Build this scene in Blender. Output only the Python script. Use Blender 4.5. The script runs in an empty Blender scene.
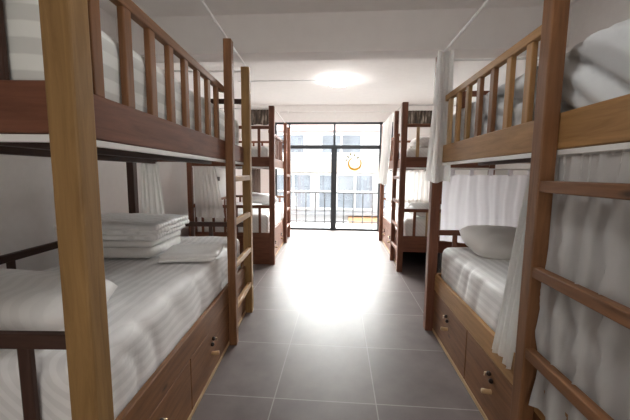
import bpy, bmesh, math, random
from mathutils import Vector, Matrix, noise

random.seed(7)
scene = bpy.context.scene
COL = scene.collection
R = math.radians

# ------------------------------------------------------------------ camera
H = 1.33
F_PX = 325.0
T = math.atan2(36, F_PX); YAW = math.atan2(24, F_PX); ROLL = R(0.5)
ct, st, cy, sy, cr, sr = math.cos(T), math.sin(T), math.cos(YAW), math.sin(YAW), math.cos(ROLL), math.sin(ROLL)
fwd = Vector((-sy*ct, cy*ct, -st)); rt = Vector((cy, sy, 0)); up = Vector((-sy*st, cy*st, ct))
right = cr*rt + sr*up; upv = -sr*rt + cr*up
cam_d = bpy.data.cameras.new('camera'); cam = bpy.data.objects.new('camera', cam_d); COL.objects.link(cam)
cam_d.sensor_width = 36; cam_d.lens = F_PX/630*36; cam_d.clip_start = 0.02
m = Matrix((right, upv, -fwd)).transposed().to_4x4(); m.translation = (0, 0, H)
cam.matrix_world = m
scene.camera = cam

# ------------------------------------------------------------------ light and exposure
scene.view_settings.view_transform = 'Standard'
scene.view_settings.look = 'None'
scene.view_settings.exposure = 1.7
scene.view_settings.gamma = 1.0
scene.view_settings.use_curve_mapping = False
try:
    scene.cycles.use_denoising = True
    scene.cycles.max_bounces = 10
    scene.cycles.diffuse_bounces = 6
    scene.cycles.transparent_max_bounces = 16
    scene.cycles.sample_clamp_indirect = 6
except Exception:
    pass

world = bpy.data.worlds.new('sky'); scene.world = world; world.use_nodes = True
bg = world.node_tree.nodes['Background']
bg.inputs[0].default_value = (0.97, 0.97, 1.0, 1); bg.inputs[1].default_value = 1.45

def lamp(name, kind, loc, rot, energy, color=(1, 1, 1), size=None, size_y=None, angle=None):
    d = bpy.data.lights.new(name, kind); d.energy = energy; d.color = color
    if size: d.size = size
    if size_y: d.shape = 'RECTANGLE'; d.size_y = size_y
    if angle is not None: d.angle = angle
    o = bpy.data.objects.new(name, d); o.location = loc; o.rotation_euler = rot; COL.objects.link(o)
    return o
# soft daylight falling through the glass doors from the sky above the street
lamp('daylight', 'SUN', (0, 12, 8), (R(-60), 0, R(2)), 27.0, (1.0, 0.985, 0.97), angle=R(60))
# added fill light behind the camera, out of view, to brighten the near beds
lamp('rear_fill', 'AREA', (0.3, -1.35, 1.2), (R(84), 0, 0), 6, (1.0, 0.93, 0.84), size=1.4, size_y=1.6)

# ------------------------------------------------------------------ materials
def newmat(name):
    m = bpy.data.materials.new(name); m.use_nodes = True
    nt = m.node_tree; b = nt.nodes['Principled BSDF']
    return m, nt, b
def N(nt, t, **kw):
    n = nt.nodes.new(t)
    for k, v in kw.items(): setattr(n, k, v)
    return n
def ramp(nt, stops):
    n = N(nt, 'ShaderNodeValToRGB'); cr_ = n.color_ramp
    while len(cr_.elements) < len(stops): cr_.elements.new(0.5)
    for e, (p, c) in zip(cr_.elements, stops):
        e.position = p; e.color = (*c, 1)
    return n
def mapping(nt, scale, loc=(0, 0, 0), rot=(0, 0, 0)):
    tc = N(nt, 'ShaderNodeTexCoord'); mp = N(nt, 'ShaderNodeMapping')
    mp.inputs['Scale'].default_value = scale; mp.inputs['Location'].default_value = loc; mp.inputs['Rotation'].default_value = rot
    nt.links.new(tc.outputs['Object'], mp.inputs['Vector']); return mp
def plain(name, col, rough=0.5, metal=0.0, bump=0.0, bscale=60, var=0.06):
    m, nt, b = newmat(name)
    mp = mapping(nt, (1, 1, 1)); no = N(nt, 'ShaderNodeTexNoise'); no.inputs['Scale'].default_value = bscale*0.15; no.inputs['Detail'].default_value = 4
    nt.links.new(mp.outputs[0], no.inputs['Vector'])
    r_ = ramp(nt, [(0.3, tuple(c*(1-var) for c in col)), (0.7, tuple(min(1, c*(1+var)) for c in col))])
    nt.links.new(no.outputs['Fac'], r_.inputs[0]); nt.links.new(r_.outputs[0], b.inputs['Base Color'])
    b.inputs['Roughness'].default_value = rough; b.inputs['Metallic'].default_value = metal
    if bump:
        n2 = N(nt, 'ShaderNodeTexNoise'); n2.inputs['Scale'].default_value = bscale; n2.inputs['Detail'].default_value = 5
        nt.links.new(mp.outputs[0], n2.inputs['Vector'])
        bp = N(nt, 'ShaderNodeBump'); bp.inputs['Strength'].default_value = bump; bp.inputs['Distance'].default_value = 0.01
        nt.links.new(n2.outputs['Fac'], bp.inputs['Height']); nt.links.new(bp.outputs[0], b.inputs['Normal'])
    return m
_wood = {}
WOODS = {   # base tone, dark grain tone
    'red':   ((0.200, 0.080, 0.045), (0.110, 0.040, 0.023)),
    'brown': ((0.235, 0.110, 0.048), (0.125, 0.055, 0.024)),
    'tan':   ((0.420, 0.235, 0.095), (0.260, 0.135, 0.050)),
    'gold':  ((0.330, 0.195, 0.075), (0.205, 0.115, 0.042)),
    'pale':  ((0.520, 0.360, 0.200), (0.380, 0.240, 0.120)),
    'dark':  ((0.070, 0.035, 0.025), (0.035, 0.018, 0.014)),
}
def wood(kind, axis):
    k = (kind, axis)
    if k in _wood: return _wood[k]
    c1, c2 = WOODS[kind]
    m, nt, b = newmat('wood_%s_%s' % k)
    sc = {'x': (1.2, 14, 14), 'y': (14, 1.2, 14), 'z': (14, 14, 1.2)}[axis]
    mp = mapping(nt, sc)
    no = N(nt, 'ShaderNodeTexNoise'); no.inputs['Scale'].default_value = 2.2; no.inputs['Detail'].default_value = 8; no.inputs['Roughness'].default_value = 0.65; no.inputs['Distortion'].default_value = 0.6
    nt.links.new(mp.outputs[0], no.inputs['Vector'])
    r_ = ramp(nt, [(0.28, c2), (0.50, tuple((a*2+b_)/3 for a, b_ in zip(c1, c2))), (0.72, tuple(min(1, c*1.12) for c in c1))])
    nt.links.new(no.outputs['Fac'], r_.inputs[0])
    # knots, scattered
    mp2 = mapping(nt, {'x': (2.5, 7, 7), 'y': (7, 2.5, 7), 'z': (7, 7, 2.5)}[axis])
    vo = N(nt, 'ShaderNodeTexVoronoi'); vo.inputs['Scale'].default_value = 1.0
    nt.links.new(mp2.outputs[0], vo.inputs['Vector'])
    kr = ramp(nt, [(0.03, (1, 1, 1)), (0.10, (0, 0, 0))]); nt.links.new(vo.outputs['Distance'], kr.inputs[0])
    mx = N(nt, 'ShaderNodeMixRGB'); mx.inputs[2].default_value = (*[c*0.45 for c in c2], 1)
    nt.links.new(kr.outputs[0], mx.inputs[0]); nt.links.new(r_.outputs[0], mx.inputs[1])
    nt.links.new(mx.outputs[0], b.inputs['Base Color'])
    b.inputs['Roughness'].default_value = 0.5; b.inputs['Specular IOR Level'].default_value = 0.3
    bp = N(nt, 'ShaderNodeBump'); bp.inputs['Strength'].default_value = 0.25; bp.inputs['Distance'].default_value = 0.004
    nt.links.new(no.outputs['Fac'], bp.inputs['Height']); nt.links.new(bp.outputs[0], b.inputs['Normal'])
    _wood[k] = m; return m

def fabric(name, col, stripe_axis=None, period=0.035, contrast=0.12, translucent=0.0, bump=0.35, bscale=9, rough=0.6, sheer=0.0):
    m, nt, b = newmat(name)
    b.inputs['Base Color'].default_value = (*col, 1); b.inputs['Roughness'].default_value = rough
    try: b.inputs['Sheen Weight'].default_value = 0.15
    except Exception: pass
    mp = mapping(nt, (1, 1, 1))
    if stripe_axis is not None:
        sx = N(nt, 'ShaderNodeSeparateXYZ'); nt.links.new(mp.outputs[0], sx.inputs[0])
        mu = N(nt, 'ShaderNodeMath', operation='MULTIPLY'); mu.inputs[1].default_value = 1/period
        if stripe_axis == 0:
            ad = N(nt, 'ShaderNodeMath', operation='ADD'); nt.links.new(sx.outputs[0], ad.inputs[0]); nt.links.new(sx.outputs[2], ad.inputs[1]); nt.links.new(ad.outputs[0], mu.inputs[0])
        else: nt.links.new(sx.outputs[stripe_axis], mu.inputs[0])
        fr = N(nt, 'ShaderNodeMath', operation='FRACT'); nt.links.new(mu.outputs[0], fr.inputs[0])
        rr = ramp(nt, [(0.44, tuple(c*(1-contrast) for c in col)), (0.50, col), (0.94, col), (0.99, tuple(c*(1-contrast) for c in col))])
        rr.color_ramp.elements[0].position = 0.44
        nt.links.new(fr.outputs[0], rr.inputs[0]); nt.links.new(rr.outputs[0], b.inputs['Base Color'])
        r2 = ramp(nt, [(0.44, (0.60,)*3), (0.50, (0.45,)*3), (0.94, (0.45,)*3), (0.99, (0.60,)*3)])
        nt.links.new(fr.outputs[0], r2.inputs[0]); nt.links.new(r2.outputs[0], b.inputs['Roughness'])
    if bump:
        no = N(nt, 'ShaderNodeTexNoise'); no.inputs['Scale'].default_value = bscale; no.inputs['Detail'].default_value = 3; no.inputs['Distortion'].default_value = 0.4
        nt.links.new(mp.outputs[0], no.inputs['Vector'])
        bp = N(nt, 'ShaderNodeBump'); bp.inputs['Strength'].default_value = bump; bp.inputs['Distance'].default_value = 0.03
        nt.links.new(no.outputs['Fac'], bp.inputs['Height']); nt.links.new(bp.outputs[0], b.inputs['Normal'])
    out = nt.nodes['Material Output']
    if translucent:
        tr = N(nt, 'ShaderNodeBsdfTranslucent'); tr.inputs[0].default_value = (*col, 1)
        ms = N(nt, 'ShaderNodeMixShader'); ms.inputs[0].default_value = translucent
        nt.links.new(b.outputs[0], ms.inputs[1]); nt.links.new(tr.outputs[0], ms.inputs[2])
        last = ms
        if sheer:
            tp = N(nt, 'ShaderNodeBsdfTransparent'); m3 = N(nt, 'ShaderNodeMixShader'); m3.inputs[0].default_value = sheer
            nt.links.new(ms.outputs[0], m3.inputs[1]); nt.links.new(tp.outputs[0], m3.inputs[2]); last = m3
        nt.links.new(last.outputs[0], out.inputs[0])
    return m

M = {}
M['wall'] = plain('wall_paint', (0.84, 0.82, 0.805), 0.85, bump=0.05, bscale=120, var=0.02)
M['ceil'] = plain('ceiling_paint', (0.88, 0.86, 0.845), 0.9, var=0.015)
M['beam'] = plain('beam_paint', (0.86, 0.835, 0.82), 0.9, var=0.015)
M['white'] = plain('white_paint', (0.82, 0.82, 0.82), 0.45, var=0.02)
M['rod'] = plain('white_rod', (0.85, 0.85, 0.84), 0.35, var=0.01)
M['frame'] = plain('dark_aluminium', (0.045, 0.052, 0.060), 0.4, metal=0.3, var=0.05)
M['iron'] = plain('railing_iron', (0.07, 0.07, 0.075), 0.5, metal=0.2, var=0.05)
M['darkmetal'] = plain('dark_bronze', (0.03, 0.02, 0.018), 0.35, metal=0.6)
M['brass'] = plain('brass', (0.75, 0.6, 0.4), 0.3, metal=0.8)
M['sheet'] = fabric('striped_sheet', (0.88, 0.88, 0.89), 0, 0.05, 0.11, bump=0.25, bscale=4)
M['sheet_y'] = fabric('striped_duvet', (0.88, 0.88, 0.88), 1, 0.040, 0.15, bump=0.3, bscale=8)
M['sheet_blue'] = fabric('pale_sheet', (0.66, 0.69, 0.71), None, bump=0.3, bscale=5)
M['sheet_green'] = fabric('pale_green_striped_sheet', (0.86, 0.89, 0.87), 2, 0.085, 0.20, bump=0.2, bscale=4)
M['pillow'] = fabric('pillow_cotton', (0.86, 0.86, 0.85), 0, 0.05, 0.06, bump=0.3, bscale=5)
M['pillow_grey'] = fabric('grey_pillow_cotton', (0.80, 0.785, 0.755), None, bump=0.25, bscale=6)
M['towel'] = fabric('folded_cotton', (0.80, 0.79, 0.78), None, bump=0.3, bscale=20)
M['curtain'] = fabric('curtain_cotton', (0.90, 0.90, 0.885), None, translucent=0.6, bump=0.12, bscale=25)
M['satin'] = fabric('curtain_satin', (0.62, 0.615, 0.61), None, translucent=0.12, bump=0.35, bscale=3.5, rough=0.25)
M['lavender'] = fabric('curtain_lavender', (0.86, 0.84, 0.88), None, translucent=0.6, bump=0.05, bscale=8)
M['sheer'] = fabric('sheer_curtain', (0.84, 0.82, 0.80), None, translucent=0.5, bump=0.05, sheer=0.22)
M['brown_cloth'] = fabric('brown_curtain', (0.16, 0.11, 0.09), None, translucent=0.1, bump=0.3, bscale=14)

def tile_mat():
    m, nt, b = newmat('grey_floor_tiles')
    mp = mapping(nt, (1, 1, 1), (0.365, -1.78+0.625*4, 0))
    br = N(nt, 'ShaderNodeTexBrick'); br.offset = 0.0; br.squash = 1.0
    br.inputs['Scale'].default_value = 1.0; br.inputs['Brick Width'].default_value = 0.60; br.inputs['Row Height'].default_value = 0.625
    br.inputs['Mortar Size'].default_value = 0.0035; br.inputs['Mortar Smooth'].default_value = 0.1
    br.inputs['Color1'].default_value = (0.140, 0.118, 0.115, 1); br.inputs['Color2'].default_value = (0.158, 0.134, 0.131, 1)
    br.inputs['Mortar'].default_value = (0.26, 0.235, 0.23, 1)
    nt.links.new(mp.outputs[0], br.inputs['Vector'])
    no = N(nt, 'ShaderNodeTexNoise'); no.inputs['Scale'].default_value = 5; no.inputs['Detail'].default_value = 7; no.inputs['Roughness'].default_value = 0.6
    nt.links.new(mp.outputs[0], no.inputs['Vector'])
    rr = ramp(nt, [(0.3, (0.84,)*3), (0.7, (1.14,)*3)]); nt.links.new(no.outputs['Fac'], rr.inputs[0])
    mx = N(nt, 'ShaderNodeMixRGB', blend_type='MULTIPLY'); mx.inputs[0].default_value = 1
    nt.links.new(br.outputs['Color'], mx.inputs[1]); nt.links.new(rr.outputs[0], mx.inputs[2]); nt.links.new(mx.outputs[0], b.inputs['Base Color'])
    r2 = ramp(nt, [(0.3, (0.36,)*3), (0.7, (0.46,)*3)]); nt.links.new(no.outputs['Fac'], r2.inputs[0]); nt.links.new(r2.outputs[0], b.inputs['Roughness'])
    bp = N(nt, 'ShaderNodeBump'); bp.inputs['Strength'].default_value = 0.3; bp.inputs['Distance'].default_value = 0.002; bp.invert = True
    nt.links.new(br.outputs['Fac'], bp.inputs['Height']); nt.links.new(bp.outputs[0], b.inputs['Normal'])
    b.inputs['Specular IOR Level'].default_value = 0.10
    return m
M['tiles'] = tile_mat()
def glass_mat():
    m, nt, b = newmat('window_glass'); out = nt.nodes['Material Output']
    tp = N(nt, 'ShaderNodeBsdfTransparent'); tp.inputs[0].default_value = (0.96, 0.98, 0.97, 1)
    gl = N(nt, 'ShaderNodeBsdfGlossy'); gl.inputs['Roughness'].default_value = 0.02
    ms = N(nt, 'ShaderNodeMixShader'); ms.inputs[0].default_value = 0.05
    nt.links.new(tp.outputs[0], ms.inputs[1]); nt.links.new(gl.outputs[0], ms.inputs[2]); nt.links.new(ms.outputs[0], out.inputs[0])
    return m
M['glass'] = glass_mat()
def emit(name, col, s):
    m, nt, b = newmat(name)
    b.inputs['Base Color'].default_value = (0.9, 0.9, 0.9, 1)
    b.inputs['Emission Color'].default_value = (*col, 1); b.inputs['Emission Strength'].default_value = s
    return m

# ------------------------------------------------------------------ mesh helpers
def bm_box(bm, lo, hi, bev=0.004):
    t = bmesh.new(); bmesh.ops.create_cube(t, size=1)
    c = [(a+b)/2 for a, b in zip(lo, hi)]; d = [abs(b-a) for a, b in zip(lo, hi)]
    for v in t.verts: v.co = Vector((c[0]+v.co.x*d[0], c[1]+v.co.y*d[1], c[2]+v.co.z*d[2]))
    if bev:
        bmesh.ops.bevel(t, geom=t.edges[:], offset=min(bev, min(d)*0.4), segments=2, affect='EDGES', profile=0.5)
    me = bpy.data.meshes.new('t'); t.to_mesh(me); t.free(); bm.from_mesh(me); bpy.data.meshes.remove(me)
def bm_tube(bm, pts, r, seg=8, cap=True):
    pts = [Vector(p) for p in pts]; rings = []
    for i, p in enumerate(pts):
        d = (pts[min(i+1, len(pts)-1)]-pts[max(i-1, 0)]).normalized()
        a = d.cross(Vector((0, 0, 1)));
        if a.length < 1e-3: a = d.cross(Vector((1, 0, 0)))
        a.normalize(); b = d.cross(a)
        rings.append([bm.verts.new(p+a*r*math.cos(2*math.pi*k/seg)+b*r*math.sin(2*math.pi*k/seg)) for k in range(seg)])
    for i in range(len(rings)-1):
        for k in range(seg):
            bm.faces.new((rings[i][k], rings[i][(k+1) % seg], rings[i+1][(k+1) % seg], rings[i+1][k]))
    if cap:
        bm.faces.new(rings[0]); bm.faces.new(rings[-1][::-1])
def bm_lathe(bm, prof, c=(0, 0, 0), seg=32):
    rings = []
    for r_, z_ in prof:
        rings.append([bm.verts.new((c[0]+r_*math.cos(2*math.pi*k/seg), c[1]+r_*math.sin(2*math.pi*k/seg), c[2]+z_)) for k in range(seg)])
    for i in range(len(rings)-1):
        for k in range(seg): bm.faces.new((rings[i][k], rings[i][(k+1) % seg], rings[i+1][(k+1) % seg], rings[i+1][k]))
    bm.faces.new(rings[0][::-1]); bm.faces.new(rings[-1])
def obj(name, bm, mat, parent=None, smooth=False, loc=None):
    if loc is not None:
        for v in bm.verts: v.co -= Vector(loc)
    bmesh.ops.recalc_face_normals(bm, faces=bm.faces[:])
    me = bpy.data.meshes.new(name); bm.to_mesh(me); bm.free()
    me.materials.append(mat)
    if smooth:
        for p in me.polygons: p.use_smooth = True
    o = bpy.data.objects.new(name, me); COL.objects.link(o)
    if loc is not None: o.location = loc
    if parent: o.parent = parent
    return o
def box(name, lo, hi, mat, parent=None, bev=0.004):
    bm = bmesh.new(); bm_box(bm, lo, hi, bev); return obj(name, bm, mat, parent)
def tag(o, label, cat, group=None, kind=None):
    o['label'] = label; o['category'] = cat
    if group: o['group'] = group
    if kind: o['kind'] = kind
    return o
def struct(o, label=None):
    o['kind'] = 'structure'
    if label: o['label'] = label
    return o
def empty(name, loc, rz=0):
    o = bpy.data.objects.new(name, None); o.location = loc; o.rotation_euler = (0, 0, rz); o.empty_display_size = 0.1
    COL.objects.link(o); return o
def place(o, root_loc, rz):
    o.location = root_loc; o.rotation_euler = (0, 0, rz); return o

# ------------------------------------------------------------------ room
XL, XR, YB, YF, ZC = -2.32, 2.12, -1.5, 7.65, 2.90
struct(box('floor', (XL-0.1, YB-0.1, -0.1), (XR+0.1, YF+0.1, 0), M['tiles'], bev=0), 'grey stone-look tiled floor')
struct(box('ceiling', (XL-0.1, YB-0.1, ZC), (XR+0.1, YF+0.1, ZC+0.1), M['ceil'], bev=0), 'white ceiling')
struct(box('trim_1', (XL, 3.36, 2.53), (XR, 3.60, ZC), M['beam'], bev=0.003), 'white beam crossing the ceiling')
struct(box('wall_left', (XL-0.1, YB-0.1, 0), (XL, YF+0.1, ZC), M['wall'], bev=0), 'off-white left wall')
struct(box('wall_right', (XR, YB-0.1, 0), (XR+0.1, YF+0.1, ZC), M['wall'], bev=0), 'off-white right wall')
struct(box('wall_back', (XL, YB-0.1, 0), (XR, YB, ZC), M['wall'], bev=0))
WX0, WX1, WZ = -1.52, 1.20, 2.52
def front_wall():
    bm = bmesh.new()
    bm_box(bm, (XL, YF, 0), (WX0, YF+0.15, ZC), 0)
    bm_box(bm, (WX1, YF, 0), (XR, YF+0.15, ZC), 0)
    bm_box(bm, (WX0, YF, WZ), (WX1, YF+0.15, ZC), 0)
    return obj('wall_front', bm, M['wall'])
struct(front_wall(), 'white end wall around the glass doors')
# glass doors
w = struct(empty('window_1', (0, YF+0.02, 0)), 'dark-framed sliding glass doors to the balcony')
def fb(name, x0, x1, z0, z1, d=0.05, y=0.0, mat='frame'):
    return box(name, (x0, y, z0), (x1, y+d, z1), M[mat], w, 0.002)
fb('outer_frame_top', WX0, WX1, WZ-0.045, WZ, 0.07)
fb('outer_frame_side', WX0, WX0+0.04, 0, WZ, 0.07); fb('outer_frame_side', WX1-0.04, WX1, 0, WZ, 0.07)
fb('sill', WX0, WX1, 0, 0.045, 0.07)
fb('transom', WX0, WX1, 1.915, 2.0, 0.07)
fb('mullion', -0.155, -0.105, 2.0, WZ, 0.06)
fb('door_stile', -0.195, -0.125, 0.03, 1.93, 0.05); fb('door_stile', -0.135, -0.065, 0.03, 1.93, 0.045, 0.02)
fb('jamb', -1.20, -1.155, 0, WZ, 0.06); fb('jamb', 0.905, 0.95, 0, WZ, 0.06)
for x0, x1, z0, z1 in ((WX0+0.04, -1.20, 0.045, 1.915), (-1.155, -0.195, 0.045, 1.915), (-0.065, 0.905, 0.045, 1.915), (0.95, WX1-0.04, 0.045, 1.915), (WX0+0.04, -0.155, 2.0, WZ-0.045), (-0.105, WX1-0.04, 2.0, WZ-0.045)):
    fb('glass_pane', x0, x1, z0, z1, 0.006, 0.03, 'glass')

# gold crescent sticker on the right-hand glass
def sticker():
    root = empty('window_sticker', (0.35, YF+0.045, 1.57))
    tag(root, 'gold crescent sticker with sprigs on the right-hand glass door', 'sticker')
    gold = plain('gold_film', (0.62, 0.34, 0.03), 0.5); olive = plain('olive_film', (0.16, 0.14, 0.03), 0.5); teal = plain('teal_film', (0.02, 0.08, 0.08), 0.5)
    bm = bmesh.new(); n = 40; ring = []
    for k in range(n+1):
        a = R(115+290*k/n); tk = 0.012+0.038*math.sin(math.pi*k/n)**1.3
        ring.append([bm.verts.new(((0.155+dr)*math.cos(a), dy, (0.15+dr)*math.sin(a))) for dr, dy in ((-tk, 0), (0.006, 0), (0.006, 0.003), (-tk, 0.003))])
    for k in range(n):
        for j in range(4): bm.faces.new((ring[k][j], ring[k][(j+1) % 4], ring[k+1][(j+1) % 4], ring[k+1][j]))
    obj('crescent', bm, gold, root)
    for (x, z, a) in ((-0.12, 0.14, 150), (-0.09, 0.19, 110), (-0.03, 0.17, 60), (0.04, 0.12, 40), (-0.15, 0.10, 200)):
        bm = bmesh.new(); L_ = 0.085
        v = [bm.verts.new((x+L_*t*math.cos(R(a))-q*math.sin(R(a)), dy, z+L_*t*math.sin(R(a))+q*math.cos(R(a)))) for dy in (0, 0.003) for t, q in ((0, 0), (0.5, 0.02), (1, 0), (0.5, -0.02))]
        bm.faces.new(v[:4]); bm.faces.new(v[4:][::-1])
        for j in range(4): bm.faces.new((v[j], v[(j+1) % 4], v[4+(j+1) % 4], v[4+j]))
        obj('leaf', bm, olive, root)
    bm = bmesh.new()
    bm_tube(bm, [(-0.09+0.02*k, 0.002, -0.03+0.018*math.sin(k*1.5)) for k in range(10)], 0.008, 6)
    obj('lettering', bm, teal, root)
sticker()

# curtain rod above the doors
def window_rod():
    root = empty('curtain_rod', (-0.13, YF-0.06, 2.74)); tag(root, 'thin white curtain rod on three brackets above the glass doors', 'curtain rod')
    bm = bmesh.new(); bm_tube(bm, [(-1.25, 0, 0), (1.25, 0, 0)], 0.009); obj('rod', bm, M['rod'], root, True)
    for x in (-1.08, 0.0, 1.08): box('bracket', (x-0.02, -0.012, -0.03), (x+0.02, 0.06, 0.03), M['rod'], root, 0.003)
window_rod()

# ceiling lamp
def ceiling_lamp(x, y, label, s):
    root = empty('ceiling_lamp', (x, y, ZC)); tag(root, label, 'ceiling lamp')
    bm = bmesh.new(); bm_lathe(bm, [(0.165, 0), (0.165, -0.008), (0.165, -0.014), (0.16, -0.016)], seg=48); obj('base_ring', bm, M['white'], root, True)
    bm = bmesh.new(); bm_lathe(bm, [(0.17, -0.012), (0.205, -0.018), (0.21, -0.030), (0.19, -0.055), (0.15, -0.078), (0.10, -0.092), (0.03, -0.097)], seg=48)
    obj('diffuser', bm, emit('lamp_glow', (1.0, 0.98, 0.95), s), root, True)
ceiling_lamp(-0.04, 5.65, 'round white dome lamp glowing on the ceiling before the glass doors', 20)
ceiling_lamp(-0.04, 1.2, 'added round dome fill lamp, out of view, on the ceiling bay nearest the camera', 5.5)  # extra lamp added out of view to fill the near bunks with light
box_c = box('cable_duct', (-1.75, 5.64, ZC-0.016), (-0.30, 5.665, ZC), M['rod'], bev=0.002)
tag(box_c, 'thin white cable duct running along the ceiling to the lamp', 'cable duct')

# small wall hook seen past the near left bunk
hk = box('wall_socket', (XL, 6.05, 1.18), (XL+0.012, 6.17, 1.26), M['darkmetal']); tag(hk, 'small dark fitting on the left wall past the bunks', 'wall fitting')

# ------------------------------------------------------------------ outside
def outside():
    fl = box('balcony_floor', (-4, YF+0.15, -0.12), (4, 8.95, -0.02), plain('balcony_concrete', (0.40, 0.39, 0.38), 0.8), bev=0)
    fl['kind'] = 'structure'; fl['label'] = 'pale concrete balcony floor'
    root = empty('balcony_railing', (-0.13, 8.8, -0.02)); tag(root, 'dark iron balcony railing with upright bars outside the glass doors', 'railing')
    box('top_rail', (-3.2, -0.02, 0.83), (3.2, 0.02, 0.87), M['iron'], root, 0.003)
    box('bottom_rail', (-3.2, -0.015, 0.05), (3.2, 0.015, 0.08), M['iron'], root, 0.003)
    for k in range(-12, 13):
        box('railing_bar', (k*0.257-0.015, -0.015, 0.0), (k*0.257+0.015, 0.015, 0.84), M['iron'], root, 0.002)
    # building across the street
    b = empty('opposite_building', (0, 14, -3)); tag(b, 'bright white building across the street with wide gridded windows', 'building')
    fac = plain('facade_paint', (0.50, 0.49, 0.49), 0.8, var=0.02); cream = plain('cream_band', (0.52, 0.47, 0.40), 0.8); pink = plain('pink_band', (0.60, 0.42, 0.39), 0.8)
    gl = plain('facade_glass', (0.16, 0.18, 0.21), 0.35, var=0.35, bscale=8); mull = plain('facade_mullion', (0.6, 0.6, 0.6), 0.6)
    orange = plain('orange_awning', (0.55, 0.30, 0.14), 0.7); greym = plain('grey_ledge', (0.28, 0.28, 0.29), 0.8)
    box('facade_wall', (-8, 0, 0), (8, 4, 6.55), fac, b, 0)
    box('sign_band', (-8, -0.25, 4.40), (8, 0.0, 4.85), cream, b, 0.01)
    box('pink_cornice', (-8, -0.3, 6.12), (8, 0, 6.40), pink, b, 0.01)
    box('ledge', (-8, -0.5, 2.62), (8, 0, 2.75), greym, b, 0.01)
    box('awning', (0.4, -0.9, 2.35), (3.2, 0, 2.55), orange, b, 0.01)
    def win(x0, x1, z0, z1, nx, nz):
        f = box('window', (x0, -0.03, z0), (x1, 0.02, z1), gl, b, 0)
        bm = bmesh.new()
        for k in range(nx+1):
            x = x0+(x1-x0)*k/nx; bm_box(bm, (x-0.045, -0.08, z0), (x+0.045, -0.03, z1), 0)
        for k in range(nz+1):
            z = z0+(z1-z0)*k/nz; bm_box(bm, (x0, -0.075, z-0.04), (x1, -0.03, z+0.04), 0)
        obj('window_frame', bm, mull, f)
    for x0 in (-6.2, -3.55, -0.9, 1.75):
        win(x0, x0+2.35, 2.85, 4.32, 3, 2)
    for x0 in (-5.6, -3.2, -0.8, 1.6):
        win(x0, x0+1.7, 5.2, 6.0, 2, 1)
    # upper balcony rail lines on the facade
    for x0 in (-5.2, -2.2, 1.0):
        bm = bmesh.new()
        for k in range(4): bm_box(bm, (x0, -0.28, 4.92+k*0.09), (x0+1.3, -0.24, 4.945+k*0.09), 0)
        for xx in (x0, x0+1.3): bm_box(bm, (xx-0.02, -0.28, 4.85), (xx+0.02, -0.24, 5.22), 0)
        obj('facade_railing', bm, greym, b)
    st_ = box('street', (-12, 9.0, -3.2), (12, 14, -3.0), plain('street_asphalt', (0.16, 0.16, 0.165), 0.9), bev=0); st_['kind'] = 'structure'; st_['label'] = 'pale street below the balcony'
outside()

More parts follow.
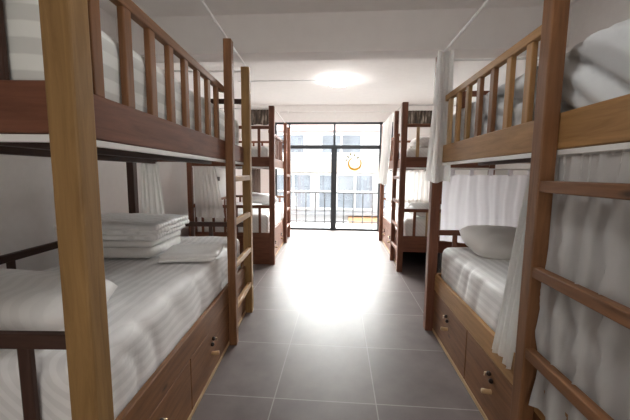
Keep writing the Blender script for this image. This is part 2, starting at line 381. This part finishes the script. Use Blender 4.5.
# ------------------------------------------------------------------ bunk beds
W = 1.15
def bunk(label, x0, y0, rz, s, L, ladder, post_w, board_w, rail_w, ladder_w, drawer_w, band_w, bal_w=None, dz=(0.03, 0.36, 0.50), open_end=False, near_post_w=None, far_ladder_w=None, rung_w=None, W=1.15):
    """s=+1: bed lies to the right of its aisle face; ladder: 'near' or 'far' end."""
    root = empty('bunk_bed', (x0, y0, 0), rz)
    tag(root, label, 'bunk bed', 'wooden bunk beds')
    def B(name, u0, u1, v0, v1, z0, z1, wk, ax, bev=0.005, par=None):
        a, b = sorted((s*u0, s*u1)); return box(name, (a, v0, z0), (b, v1, z1), wood(wk, ax) if isinstance(wk, str) else wk, par or root, bev)
    pt = 0.075; ZT = 2.27
    fv = (0, L-pt)
    lad_v = (0, 0.60) if ladder == 'near' else (L-pt, L-pt-0.60)
    for v in fv:
        wk = (far_ladder_w or ladder_w) if v == lad_v[0] else (near_post_w or post_w)
        B('corner_post', -0.06, 0.015, v, v+pt, 0, ZT, wk, 'z')
    B('ladder_post', -0.06, -0.001, lad_v[1], lad_v[1]+0.065, 0, ZT, ladder_w, 'z')
    for v in fv: B('corner_post', W-0.065, W, v, v+pt*0.85, 0, 2.0, post_w, 'z')
    lo, hi = (pt, 0.60) if ladder == 'near' else (L-pt-0.60+0.065, L-pt)
    for z in (0.285, 0.62, 0.955, 1.29):
        B('ladder_rung', -0.056, -0.020, lo-0.003, hi+0.003, z-0.022, z+0.022, rung_w or ladder_w, 'y')
    # upper frame
    B('side_board', 0.0, 0.03, pt, L-pt, 1.43, 1.565, board_w, 'y')
    B('back_board', W-0.05, W-0.02, pt, L-pt, 1.43, 1.565, board_w, 'y')
    for v in (0.02, L-0.05): B('end_board', 0.015, W-0.065, v, v+0.03, 1.43, 1.565, board_w, 'x')
    bm = bmesh.new(); n = 9
    for k in range(n):
        v = 0.08+k*(L-0.16)/n; a, b = sorted((s*0.03, s*(W-0.05))); bm_box(bm, (a, v, 1.455), (b, v+(L-0.16)/n-0.012, 1.475), 0.002)
    obj('bed_slats', bm, wood('dark', 'x'), root)
    B('support_beam', 0.30, 0.34, 0.05, L-0.05, 1.41, 1.455, 'dark', 'y'); B('support_beam', 0.80, 0.84, 0.05, L-0.05, 1.41, 1.455, 'dark', 'y')
    tr = B('curtain_track', 0.003, 0.022, pt, L-pt, 1.408, 1.428, M['rod'], 'y', 0.002); tr['label'] = 'white curtain track'
    tr = B('curtain_track', 0.02, W-0.07, 0.025, 0.045, 1.408, 1.428, M['rod'], 'x', 0.002); tr['label'] = 'white curtain track'
    # guard rail + balusters
    g0, g1 = (0.66, L-pt) if ladder == 'near' else (pt, L-pt-0.60+0.02)
    B('guard_rail', 0.0, 0.035, g0, g1, 1.905, 1.948, rail_w, 'y')
    step = 0.174
    for k in range(8):
        v = (L-0.20-k*step) if ladder == 'near' else (0.20+k*step)
        if v < g0+0.02 or v > g1-0.05: continue
        wk = bal_w[k % len(bal_w)] if bal_w else rail_w
        B('baluster', 0.004, 0.029, v-0.025, v+0.025, 1.562, 1.908, wk, 'z')
    if ladder == 'near':
        B('baluster', 0.004, 0.029, 0.685, 0.72, 1.562, 1.908, rail_w, 'z')
    for v in (0.022, L-0.048):
        B('end_rail', 0.015, W-0.065, v, v+0.028, 1.955, 1.998, post_w, 'x')
        for u in (0.16, 0.34, 0.52, 0.70, 0.88): B('baluster', u-0.02, u+0.02, v+0.004, v+0.024, 1.562, 1.958, post_w if not (open_end and u < 0.3) else 'pale', 'z')
    # lower frame
    z0, z1, z2 = dz
    for v in (0.022, L-0.048):
        B('lower_end_rail', 0.015, W-0.065, v, v+0.03, 0.828, 0.872, post_w, 'x')
        for u in (0.16, 0.33, 0.50, 0.67, 0.84, 1.0): B('spindle', u-0.018, u+0.018, v+0.004, v+0.026, z2-0.01, 0.832, post_w if not (open_end and u > 0.3) else 'pale', 'z')
    B('wall_rail', W-0.05, W-0.02, pt*0.8, L-pt*0.8, 0.828, 0.872, post_w, 'y')
    for k in range(6): B('spindle', W-0.046, W-0.024, 0.2+k*(L-0.4)/5-0.02, 0.2+k*(L-0.4)/5+0.02, z2-0.01, 0.832, post_w, 'z')
    B('bed_board', 0.0, 0.028, pt, L-pt, z1+0.004, z2, band_w, 'y')
    B('bed_board', W-0.05, W-0.02, pt, L-pt, z1, z2, drawer_w, 'y')
    for i, v in enumerate((0.02, L-0.05)):
        B('base_end', 0.015, W-0.065, v, v+0.025, 0.28 if (open_end and i == 0) else 0.0, z2, drawer_w, 'x')
    B('platform', 0.028, W-0.05, 0.05, L-0.05, z2-0.125, z2-0.095, 'dark', 'x')
    B('plinth', 0.0, 0.03, pt, L-pt, 0.0, z0-0.004, 'pale', 'y', 0.002)
    # drawers and the fixed panel behind the ladder
    if ladder == 'near': segs = [(L-pt-0.71, L-pt, 1), (L-pt-1.40, L-pt-0.71, 1), (pt, L-pt-1.40, 0)]
    else: segs = [(pt, pt+0.735, 1), (pt+0.735, pt+1.43, 1), (pt+1.43, L-pt, 0)]
    for a, b, isd in segs:
        if not isd:
            B('base_panel', 0.004, 0.024, a, b, z0, z1, drawer_w, 'y', 0.002); continue
        d = B('drawer', 0.002, 0.024, a+0.004, b-0.004, z0, z1, drawer_w, 'y', 0.003)
        c = (a+b)/2
        for (dv, z) in ((0.015, z1-0.075), (-0.012, z1-0.10)):
            bm = bmesh.new(); bmesh.ops.create_uvsphere(bm, u_segments=12, v_segments=8, radius=0.013)
            for v in bm.verts: v.co += Vector((s*-0.006, c+dv, z))
            k_ = obj('lock', bm, M['darkmetal'], d, True); k_['label'] = 'dark round lock fitting'
        bm = bmesh.new(); bm_tube(bm, [(0, c+0.012, z1-0.07), (s*-0.022, c+0.028, z1-0.075), (s*-0.018, c+0.04, z1-0.10)], 0.004, 6)
        k_ = obj('hasp', bm, M['brass'], d, True); k_['label'] = 'thin brass hasp'
        bm = bmesh.new(); bm_tube(bm, [(s*0.004, c-0.005, z1-0.165), (s*-0.012, c-0.005, z1-0.165), (s*-0.045, c-0.005, z1-0.160)], 0.013, 10)
        k_ = obj('handle', bm, wood('pale', 'x'), d, True); k_['label'] = 'short pale wooden peg handle'
    return root

L1 = dict(x0=-0.73, y0=0.795, rz=R(3.8), s=-1, L=2.22, W=1.08)
R1 = dict(x0=0.815, y0=0.70, rz=R(0.0), s=1, L=2.10, W=1.15)
L2 = dict(x0=-0.985, y0=4.59, rz=R(2.6), s=-1, L=2.2, W=1.20)
R2 = dict(x0=0.865, y0=4.42, rz=R(-0.3), s=1, L=2.2, W=1.15)
bunk('large bunk bed on the near left, pale yellow corner post, reddish boards', ladder='far', post_w='dark', near_post_w='gold', far_ladder_w='gold', rung_w='tan', board_w='red', rail_w='brown', ladder_w='brown', drawer_w='brown', band_w='brown', dz=(0.03, 0.33, 0.47), **L1)  # rungs in lighter tan wood: glare on them is put into the colour
bunk('large bunk bed on the near right with tan boards and brown ladder', ladder='near', post_w='red', board_w='tan', rail_w='tan', ladder_w='brown', drawer_w='brown', band_w='tan', bal_w=['pale', 'tan', 'gold', 'brown', 'brown', 'tan', 'tan'], **R1)
bunk('reddish brown bunk bed at the far left beside the glass doors', ladder='far', post_w='red', board_w='red', rail_w='red', ladder_w='red', drawer_w='red', band_w='red', dz=(0.03, 0.33, 0.47), **L2)
bunk('reddish brown bunk bed at the far right with pale slats at its end', ladder='near', post_w='red', board_w='red', rail_w='red', ladder_w='red', drawer_w='red', band_w='red', open_end=True, **R2)

def bed_pt(bd, u, v, z):
    p = Matrix.Rotation(bd['rz'], 4, 'Z') @ Vector((bd['s']*u, v, 0)); return Vector((bd['x0']+p.x, bd['y0']+p.y, z))

# ------------------------------------------------------------------ soft things
def soft_bm(w, l, h, r, nx=26, ny=48, nz=7, amp=0.006, fr=4.0, seed=0, fold=0.0, foldf=26, puff=0.0, diag=0.0):
    """rounded box of cloth, base at z=0, with wrinkles"""
    bm = bmesh.new(); cache = {}
    def V(i, j, k):
        key = (i, j, k)
        if key in cache: return cache[key]
        p = Vector((w*(i/nx-0.5), l*(j/ny-0.5), h*k/nz))
        q = Vector((max(-w/2+r, min(w/2-r, p.x)), max(-l/2+r, min(l/2-r, p.y)), max(r, min(h-r, p.z))))
        d = p-q
        if d.length > 1e-6:
            n_ = d.normalized(); p = q+n_*r
        else: n_ = Vector((0, 0, 1))
        a = amp*noise.noise(Vector((p.x*fr+seed, p.y*fr, p.z*fr)))+amp*0.5*noise.noise(Vector((p.x*fr*2.7+seed, p.y*fr*2.7+5, p.z*fr*2.2)))
        side = abs(n_.x)
        if fold: a -= fold*side*(1-abs(math.sin(p.y*foldf*0.5+p.z*7+3.5*noise.noise(Vector((p.y*2.3+seed, p.z*3, 1))))))**1.6*(0.5+0.7*noise.noise(Vector((p.y*4, p.z*2, seed))))*(1-0.3*p.z/h)
        if diag:
            w_ = 4.5*(p.y*0.75-p.z*1.3)+1.4*noise.noise(Vector((p.y*1.6+seed, p.z*1.6, 3)))
            a -= diag*side*((1-abs(math.sin(w_*2.2)))**3+0.35*(1-abs(math.sin(w_*5.1+1)))**2)
        if puff: a += puff*max(0, n_.z)*(1-(2*p.x/w)**2)*(1-(2*p.y/l)**2)
        p = p+n_*a
        if p.z < 0: p.z = 0
        cache[key] = bm.verts.new(p); return cache[key]
    def quad(a, b, c, d): bm.faces.new((a, b, c, d))
    for i in range(nx):
        for j in range(ny):
            quad(V(i, j, 0), V(i, j+1, 0), V(i+1, j+1, 0), V(i+1, j, 0)); quad(V(i, j, nz), V(i+1, j, nz), V(i+1, j+1, nz), V(i, j+1, nz))
    for k in range(nz):
        for i in range(nx):
            quad(V(i, 0, k), V(i+1, 0, k), V(i+1, 0, k+1), V(i, 0, k+1)); quad(V(i, ny, k), V(i, ny, k+1), V(i+1, ny, k+1), V(i+1, ny, k))
        for j in range(ny):
            quad(V(0, j, k), V(0, j, k+1), V(0, j+1, k+1), V(0, j+1, k)); quad(V(nx, j, k), V(nx, j+1, k), V(nx, j+1, k+1), V(nx, j, k+1))
    return bm
def mattress(bd, z0, h, mat, label, seed, fold=0.014, diag=0.0, amp=0.010, wid=None, group='white sheeted mattresses'):
    w_ = wid or bd['W']-0.12
    L_ = bd['L']-0.12
    bm = soft_bm(w_, L_, h, 0.07, amp=amp, fr=3.5, seed=seed, fold=fold, ny=110, nz=16, diag=diag)
    o = obj('mattress', bm, mat, None, True)
    c = bed_pt(bd, 0.035+w_/2, bd['L']/2, z0); place(o, c, bd['rz']); tag(o, label, 'mattress', group); return o
mattress(L1, 0.385, 0.365, M['sheet'], 'white striped mattress on the lower bunk of the near left bed', 1)
mattress(R1, 0.43, 0.32, M['sheet'], 'white mattress on the lower bunk of the near right bed', 2, fold=0.02)
mattress(L2, 0.385, 0.35, M['pillow'], 'white mattress on the lower bunk of the far left bed', 3)
mattress(R2, 0.43, 0.30, M['pillow'], 'white mattress on the lower bunk of the far right bed', 4)
mattress(L1, 1.475, 0.345, M['sheet_green'], 'pale green striped mattress on the upper bunk of the near left bed', 5)
mattress(R1, 1.475, 0.36, M['sheet_blue'], 'pale blue-grey rumpled mattress on the upper bunk of the near right bed', 6, fold=0.0, diag=0.055, amp=0.010)
mattress(L2, 1.475, 0.25, M['pillow'], 'white mattress on the upper bunk of the far left bed', 7)
mattress(R2, 1.475, 0.22, M['pillow'], 'white mattress on the upper bunk of the far right bed', 8)

def pillow(w, l, h, loc, rot, mat, label, seed=0, group='bed pillows'):
    bm = bmesh.new(); n = 26; rows = []
    for side in (1, -1):
        g = []
        for i in range(n+1):
            row = []
            for j in range(n+1):
                a, b = 2*i/n-1, 2*j/n-1
                t = max(0, (1-a**4)*(1-b**4))**0.55
                pin = 1-0.10*(a*a)*(b*b) - 0.03*(1-abs(a*b))*((abs(a) > .98)+(abs(b) > .98))
                z = side*h/2*t+0.012*t*noise.noise(Vector((a*2.5+seed, b*2.5, side*2)))
                row.append((a*w/2*pin, b*l/2*pin, z))
            g.append(row)
        rows.append(g)
    vt = [[bm.verts.new(p) for p in r_] for r_ in rows[0]]
    vb = [[vt[i][j] if i in (0, n) or j in (0, n) else bm.verts.new(rows[1][i][j]) for j in range(n+1)] for i in range(n+1)]
    for i in range(n):
        for j in range(n):
            bm.faces.new((vt[i][j], vt[i+1][j], vt[i+1][j+1], vt[i][j+1])); bm.faces.new((vb[i][j], vb[i][j+1], vb[i+1][j+1], vb[i+1][j]))
    o = obj('pillow', bm, mat, None, True); o.location = loc; o.rotation_euler = rot
    tag(o, label, 'pillow', group); return o
pillow(0.68, 0.44, 0.17, bed_pt(L1, 0.50, 0.33, 0.835), (R(3), R(2), L1['rz']), M['pillow'], 'white pillow at the near end of the near left lower bunk', 1)
pillow(0.56, 0.42, 0.17, (1.22, 2.47, 0.838), (R(14), R(2), R(4)), M['pillow_grey'], 'greyish pillow against the end rail of the near right lower bunk', 2)
pillow(0.62, 0.42, 0.20, bed_pt(L2, 0.42, 1.45, 0.86), (R(0), R(6), R(30)), M['pillow'], 'plump white pillow on the far left lower bunk', 3)
pillow(0.60, 0.42, 0.18, bed_pt(R2, 0.42, 0.36, 0.83), (R(4), R(2), R(5)), M['pillow'], 'white pillow on the lower bunk of the far right bed', 4)
pillow(0.60, 0.40, 0.17, bed_pt(R2, 0.42, 0.33, 1.775), (R(0), R(0), R(0)), M['pillow'], 'white pillow on the upper bunk of the far right bed', 5)

# folded bedding on the near left lower bunk
def stack():
    c = Vector((-1.545, 2.22, 0.762)); rz = R(4)
    bm = bmesh.new()
    for k, (w_, l_, h_, dx, dy) in enumerate(((0.62, 0.50, 0.075, 0, 0), (0.61, 0.49, 0.055, 0.005, -0.005))):
        t = soft_bm(w_, l_, h_, h_*0.45, 16, 16, 6, amp=0.008, fr=7, seed=20+k)
        for v in t.verts: v.co += Vector((dx, dy, sum((0, 0.072)[:k+1])))
        me = bpy.data.meshes.new('t'); t.to_mesh(me); t.free(); bm.from_mesh(me); bpy.data.meshes.remove(me)
    o = obj('folded_blanket', bm, M['towel'], None, True); place(o, c, rz); tag(o, 'plain white folded blanket beneath the striped duvet on the near left bunk', 'blanket')
    bm = bmesh.new()
    for k, (w_, l_, h_, dx, dy, z) in enumerate(((0.64, 0.54, 0.042, 0.02, 0.01, 0), (0.66, 0.55, 0.040, 0.03, 0.015, 0.036), (0.67, 0.56, 0.042, 0.02, 0.01, 0.070))):
        t = soft_bm(w_, l_, h_, h_*0.48, 22, 22, 6, amp=0.012, fr=8, seed=30+k)
        for v in t.verts: v.co += Vector((dx, dy, z))
        me = bpy.data.meshes.new('t'); t.to_mesh(me); t.free(); bm.from_mesh(me); bpy.data.meshes.remove(me)
    o = obj('folded_duvet', bm, M['sheet_y'], None, True); place(o, c+Vector((0, 0, 0.125)), rz); tag(o, 'white striped folded duvet on top of the plain blanket', 'duvet')
    bm = bmesh.new()
    for k, z in enumerate((0, 0.022)):
        t = soft_bm(0.36, 0.33, 0.028, 0.013, 16, 16, 4, amp=0.004, fr=8, seed=40+k)
        for v in t.verts: v.co += Vector((k*0.008, k*0.01, z))
        me = bpy.data.meshes.new('t'); t.to_mesh(me); t.free(); bm.from_mesh(me); bpy.data.meshes.remove(me)
    o = obj('folded_towel', bm, M['towel'], None, True); place(o, (-1.005, 2.13, 0.758), R(12)); tag(o, 'thin white folded towel beside the folded duvet', 'towel')
stack()

# ------------------------------------------------------------------ curtains
def curtain(name, a, b, zt, zb, folds, amp, mat, label, a2=None, b2=None, seed=0, group=None, nz=36, waist=None, hem=0.01, ridge=0, tabs=0, topamp=None, rag=0.0, diag=0.0):
    """hanging cloth between floor-plan points a,b at the top and a2,b2 at the bottom"""
    a, b = Vector(a), Vector(b); a2 = Vector(a2 or a); b2 = Vector(b2 or b)
    nu = max(40, folds*10); bm = bmesh.new(); g = []
    for j in range(nz+1):
        t = j/nz; row = []
        A = a.lerp(a2, t); B_ = b.lerp(b2, t); d = B_-A; nrm = Vector((-d.y, d.x)).normalized()
        mid = (A+B_)/2; sc = 1.0
        if waist: sc = 1-waist[1]*math.exp(-((t-waist[0])/waist[2])**2)
        am = amp if topamp is None else topamp+(amp-topamp)*min(1, t*3)
        for i in range(nu+1):
            u = i/nu
            ph = u*folds*2*math.pi+1.6*noise.noise(Vector((u*4+seed, t*1.5, seed)))+diag*t*6
            off = am*(math.sin(ph)+0.35*math.sin(2.3*ph+seed))*(0.8+0.5*noise.noise(Vector((u*6, t*3+seed, 2))))
            if ridge: off = am*(1-abs(math.sin(ph/2)))**3.5*(0.7+0.6*abs(noise.noise(Vector((u*3+seed, t*1.3, 4)))))*ridge+am*0.25*abs(noise.noise(Vector((u*7, t*5, seed))))
            p = mid+(A+d*u-mid)*sc+nrm*off
            z = zt+(zb-zt)*t+(t**3)*(hem*math.sin(u*9+seed)+rag*u)
            row.append(bm.verts.new((p.x, p.y, z)))
        g.append(row)
    for j in range(nz):
        for i in range(nu): bm.faces.new((g[j][i], g[j][i+1], g[j+1][i+1], g[j+1][i]))
    c = (a+b)/2
    o = obj(name, bm, mat, None, True, loc=(c.x, c.y, min(zb, zt)))
    tag(o, label, 'curtain', group)
    for k in range(tabs):
        u = (k+0.5)/tabs; p = a.lerp(b, u); d = (b-a).normalized()
        bm = bmesh.new(); lo = (p.x-0.016*abs(d.x)-0.012*abs(d.y), p.y-0.016*abs(d.y)-0.012*abs(d.x), zt-0.01); hi = (p.x+0.016*abs(d.x)+0.012*abs(d.y), p.y+0.016*abs(d.y)+0.012*abs(d.x), zt+0.045)
        bm_box(bm, lo, hi, 0.004)
        for v in bm.verts: v.co -= o.location
        obj('curtain_tab', bm, mat, o)
    return o
def rod(name, p, q, label, r=0.008, group='white curtain rods'):
    p, q = Vector(p), Vector(q); bm = bmesh.new(); bm_tube(bm, [p, q], r); o = obj(name, bm, M['rod'], None, True, loc=(p+q)/2)
    tag(o, label, 'curtain rod', group); return o

# rods joining the post tops and running back to the walls
for bd, nm in ((L1, 'near left'), (R1, 'near right'), (L2, 'far left'), (R2, 'far right')):
    a = bed_pt(bd, -0.025, 0.03, 2.277); b = bed_pt(bd, -0.025, bd['L']-0.03, 2.277)
    rod('curtain_rod', a, b, 'white rod along the aisle post tops of the %s bunk bed' % nm)
    if bd in (L1, R1): v = bd['L']-0.04; wh = 'far'
    else: v = 0.04; wh = 'near'
    a = bed_pt(bd, 0.018, v, 2.235); b = bed_pt(bd, 1.3, v, 2.235)
    xw = XL if bd['s'] < 0 else XR
    t_ = (xw-a.x)/(b.x-a.x); b = a.lerp(b, t_)
    rod('curtain_rod', a, b, 'white rod from post to wall at the %s end of the %s bunk bed' % (wh, nm))

# near right bed
curtain('bed_curtain', (0.745, 2.695), (0.865, 2.69), 2.285, 1.275, 3, 0.010, M['curtain'], 'long white curtain bunched over the far corner post of the near right bunk bed', a2=(0.69, 2.69), b2=(0.885, 2.68), seed=1, hem=0.01)
yE = R1['y0']+R1['L']+0.045
curtain('bed_curtain', (0.87, yE-0.02), (1.80, yE-0.02), 1.335, 0.76, 9, 0.008, M['lavender'], 'flat pale curtain on loops behind the pillow of the near right lower bunk', seed=2, tabs=6)
rod('curtain_rod', (0.84, yE-0.02, 1.382), (1.89, yE-0.02, 1.382), 'thin rod behind the pillow of the near right lower bunk', 0.006)
curtain('bed_curtain', (0.875, 1.44), (0.875, 1.57), 1.40, 0.46, 4, 0.010, M['curtain'], 'narrow white curtain gathered beside the ladder of the near right bunk bed', a2=(0.785, 1.44), b2=(0.785, 1.63), seed=3)
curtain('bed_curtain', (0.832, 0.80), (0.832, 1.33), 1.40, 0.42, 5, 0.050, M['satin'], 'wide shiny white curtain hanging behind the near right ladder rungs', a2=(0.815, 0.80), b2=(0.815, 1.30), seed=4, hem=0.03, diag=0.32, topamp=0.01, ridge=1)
hd = curtain('curtain_header', (0.838, 0.90), (0.838, 1.35), 1.415, 1.255, 11, 0.010, M['curtain'], 'x', seed=12, nz=10, hem=0.004)
for k_ in ('label', 'category'): del hd[k_]
big = [o for o in bpy.data.objects if o.get('label', '').startswith('wide shiny')][0]
hd.location -= big.location; hd.parent = big; hd['label'] = 'gathered white header ruffle'
# near left bed
p1, p2 = bed_pt(L1, 0.77, L1['L']-0.10, 0), bed_pt(L1, 0.94, L1['L']-0.10, 0)
curtain('bed_curtain', (p1.x, p1.y), (p2.x, p2.y), 1.425, 0.78, 5, 0.014, M['curtain'], 'white curtain bunched at the far wall corner of the near left lower bunk', a2=(p1.x+0.06, p1.y), b2=(p2.x-0.01, p2.y), seed=5)
# far left bed
p1, p2 = bed_pt(L2, 0.72, -0.025, 0), bed_pt(L2, 1.08, -0.025, 0)
curtain('bed_curtain', (p1.x-0.06, p1.y), (p2.x, p2.y), 1.425, 0.69, 6, 0.012, M['sheer'], 'sheer white curtain hanging at the near end of the far left lower bunk', a2=(p1.x+0.07, p1.y), b2=(p2.x, p2.y), seed=6)
p1, p2 = bed_pt(L2, 0.55, L2['L']-0.10, 0), bed_pt(L2, 0.74, L2['L']-0.10, 0)
curtain('bed_curtain', (p1.x, p1.y), (p2.x, p2.y), 1.42, 0.80, 5, 0.014, M['brown_cloth'], 'dark brown curtain strip at the window end of the far left lower bunk', seed=7)
# far right bed
curtain('bed_curtain', (0.80, 5.10), (0.80, 6.2), 2.27, 1.17, 8, 0.018, M['curtain'], 'long white curtain bunched on the rod of the far right bunk bed', a2=(0.745, 5.2), b2=(0.745, 6.3), seed=8)
p1, p2 = bed_pt(R2, 0.05, R2['L']-0.10, 0), bed_pt(R2, 1.05, R2['L']-0.10, 0)
curtain('bed_curtain', (p1.x, p1.y), (p2.x, p2.y), 1.40, 0.74, 12, 0.012, M['sheer'], 'sheer white curtain across the window end of the far right lower bunk', seed=9, tabs=9)

# patterned hangings high on the end wall
def streaks():
    m, nt, b = newmat('streaked_cloth')
    mp = mapping(nt, (16, 1, 3)); no = N(nt, 'ShaderNodeTexNoise'); no.inputs['Scale'].default_value = 1.2; no.inputs['Detail'].default_value = 5
    nt.links.new(mp.outputs[0], no.inputs['Vector'])
    r_ = ramp(nt, [(0.35, (0.025, 0.018, 0.013)), (0.52, (0.07, 0.05, 0.036)), (0.70, (0.30, 0.26, 0.22))])
    nt.links.new(no.outputs['Fac'], r_.inputs[0]); nt.links.new(r_.outputs[0], b.inputs['Base Color']); b.inputs['Roughness'].default_value = 0.8
    return m
ms_ = streaks()
curtain('wall_hanging', (-2.12, YF-0.03), (-1.66, YF-0.03), 2.80, 2.46, 7, 0.010, ms_, 'dark streaked cloth high on the end wall above the far left bunk', seed=10, nz=8, group='streaked cloths by the ceiling')
curtain('wall_hanging', (1.42, YF-0.03), (2.06, YF-0.03), 2.76, 2.42, 9, 0.010, ms_, 'dark streaked cloth high on the end wall above the far right bunk', seed=11, nz=8, group='streaked cloths by the ceiling')
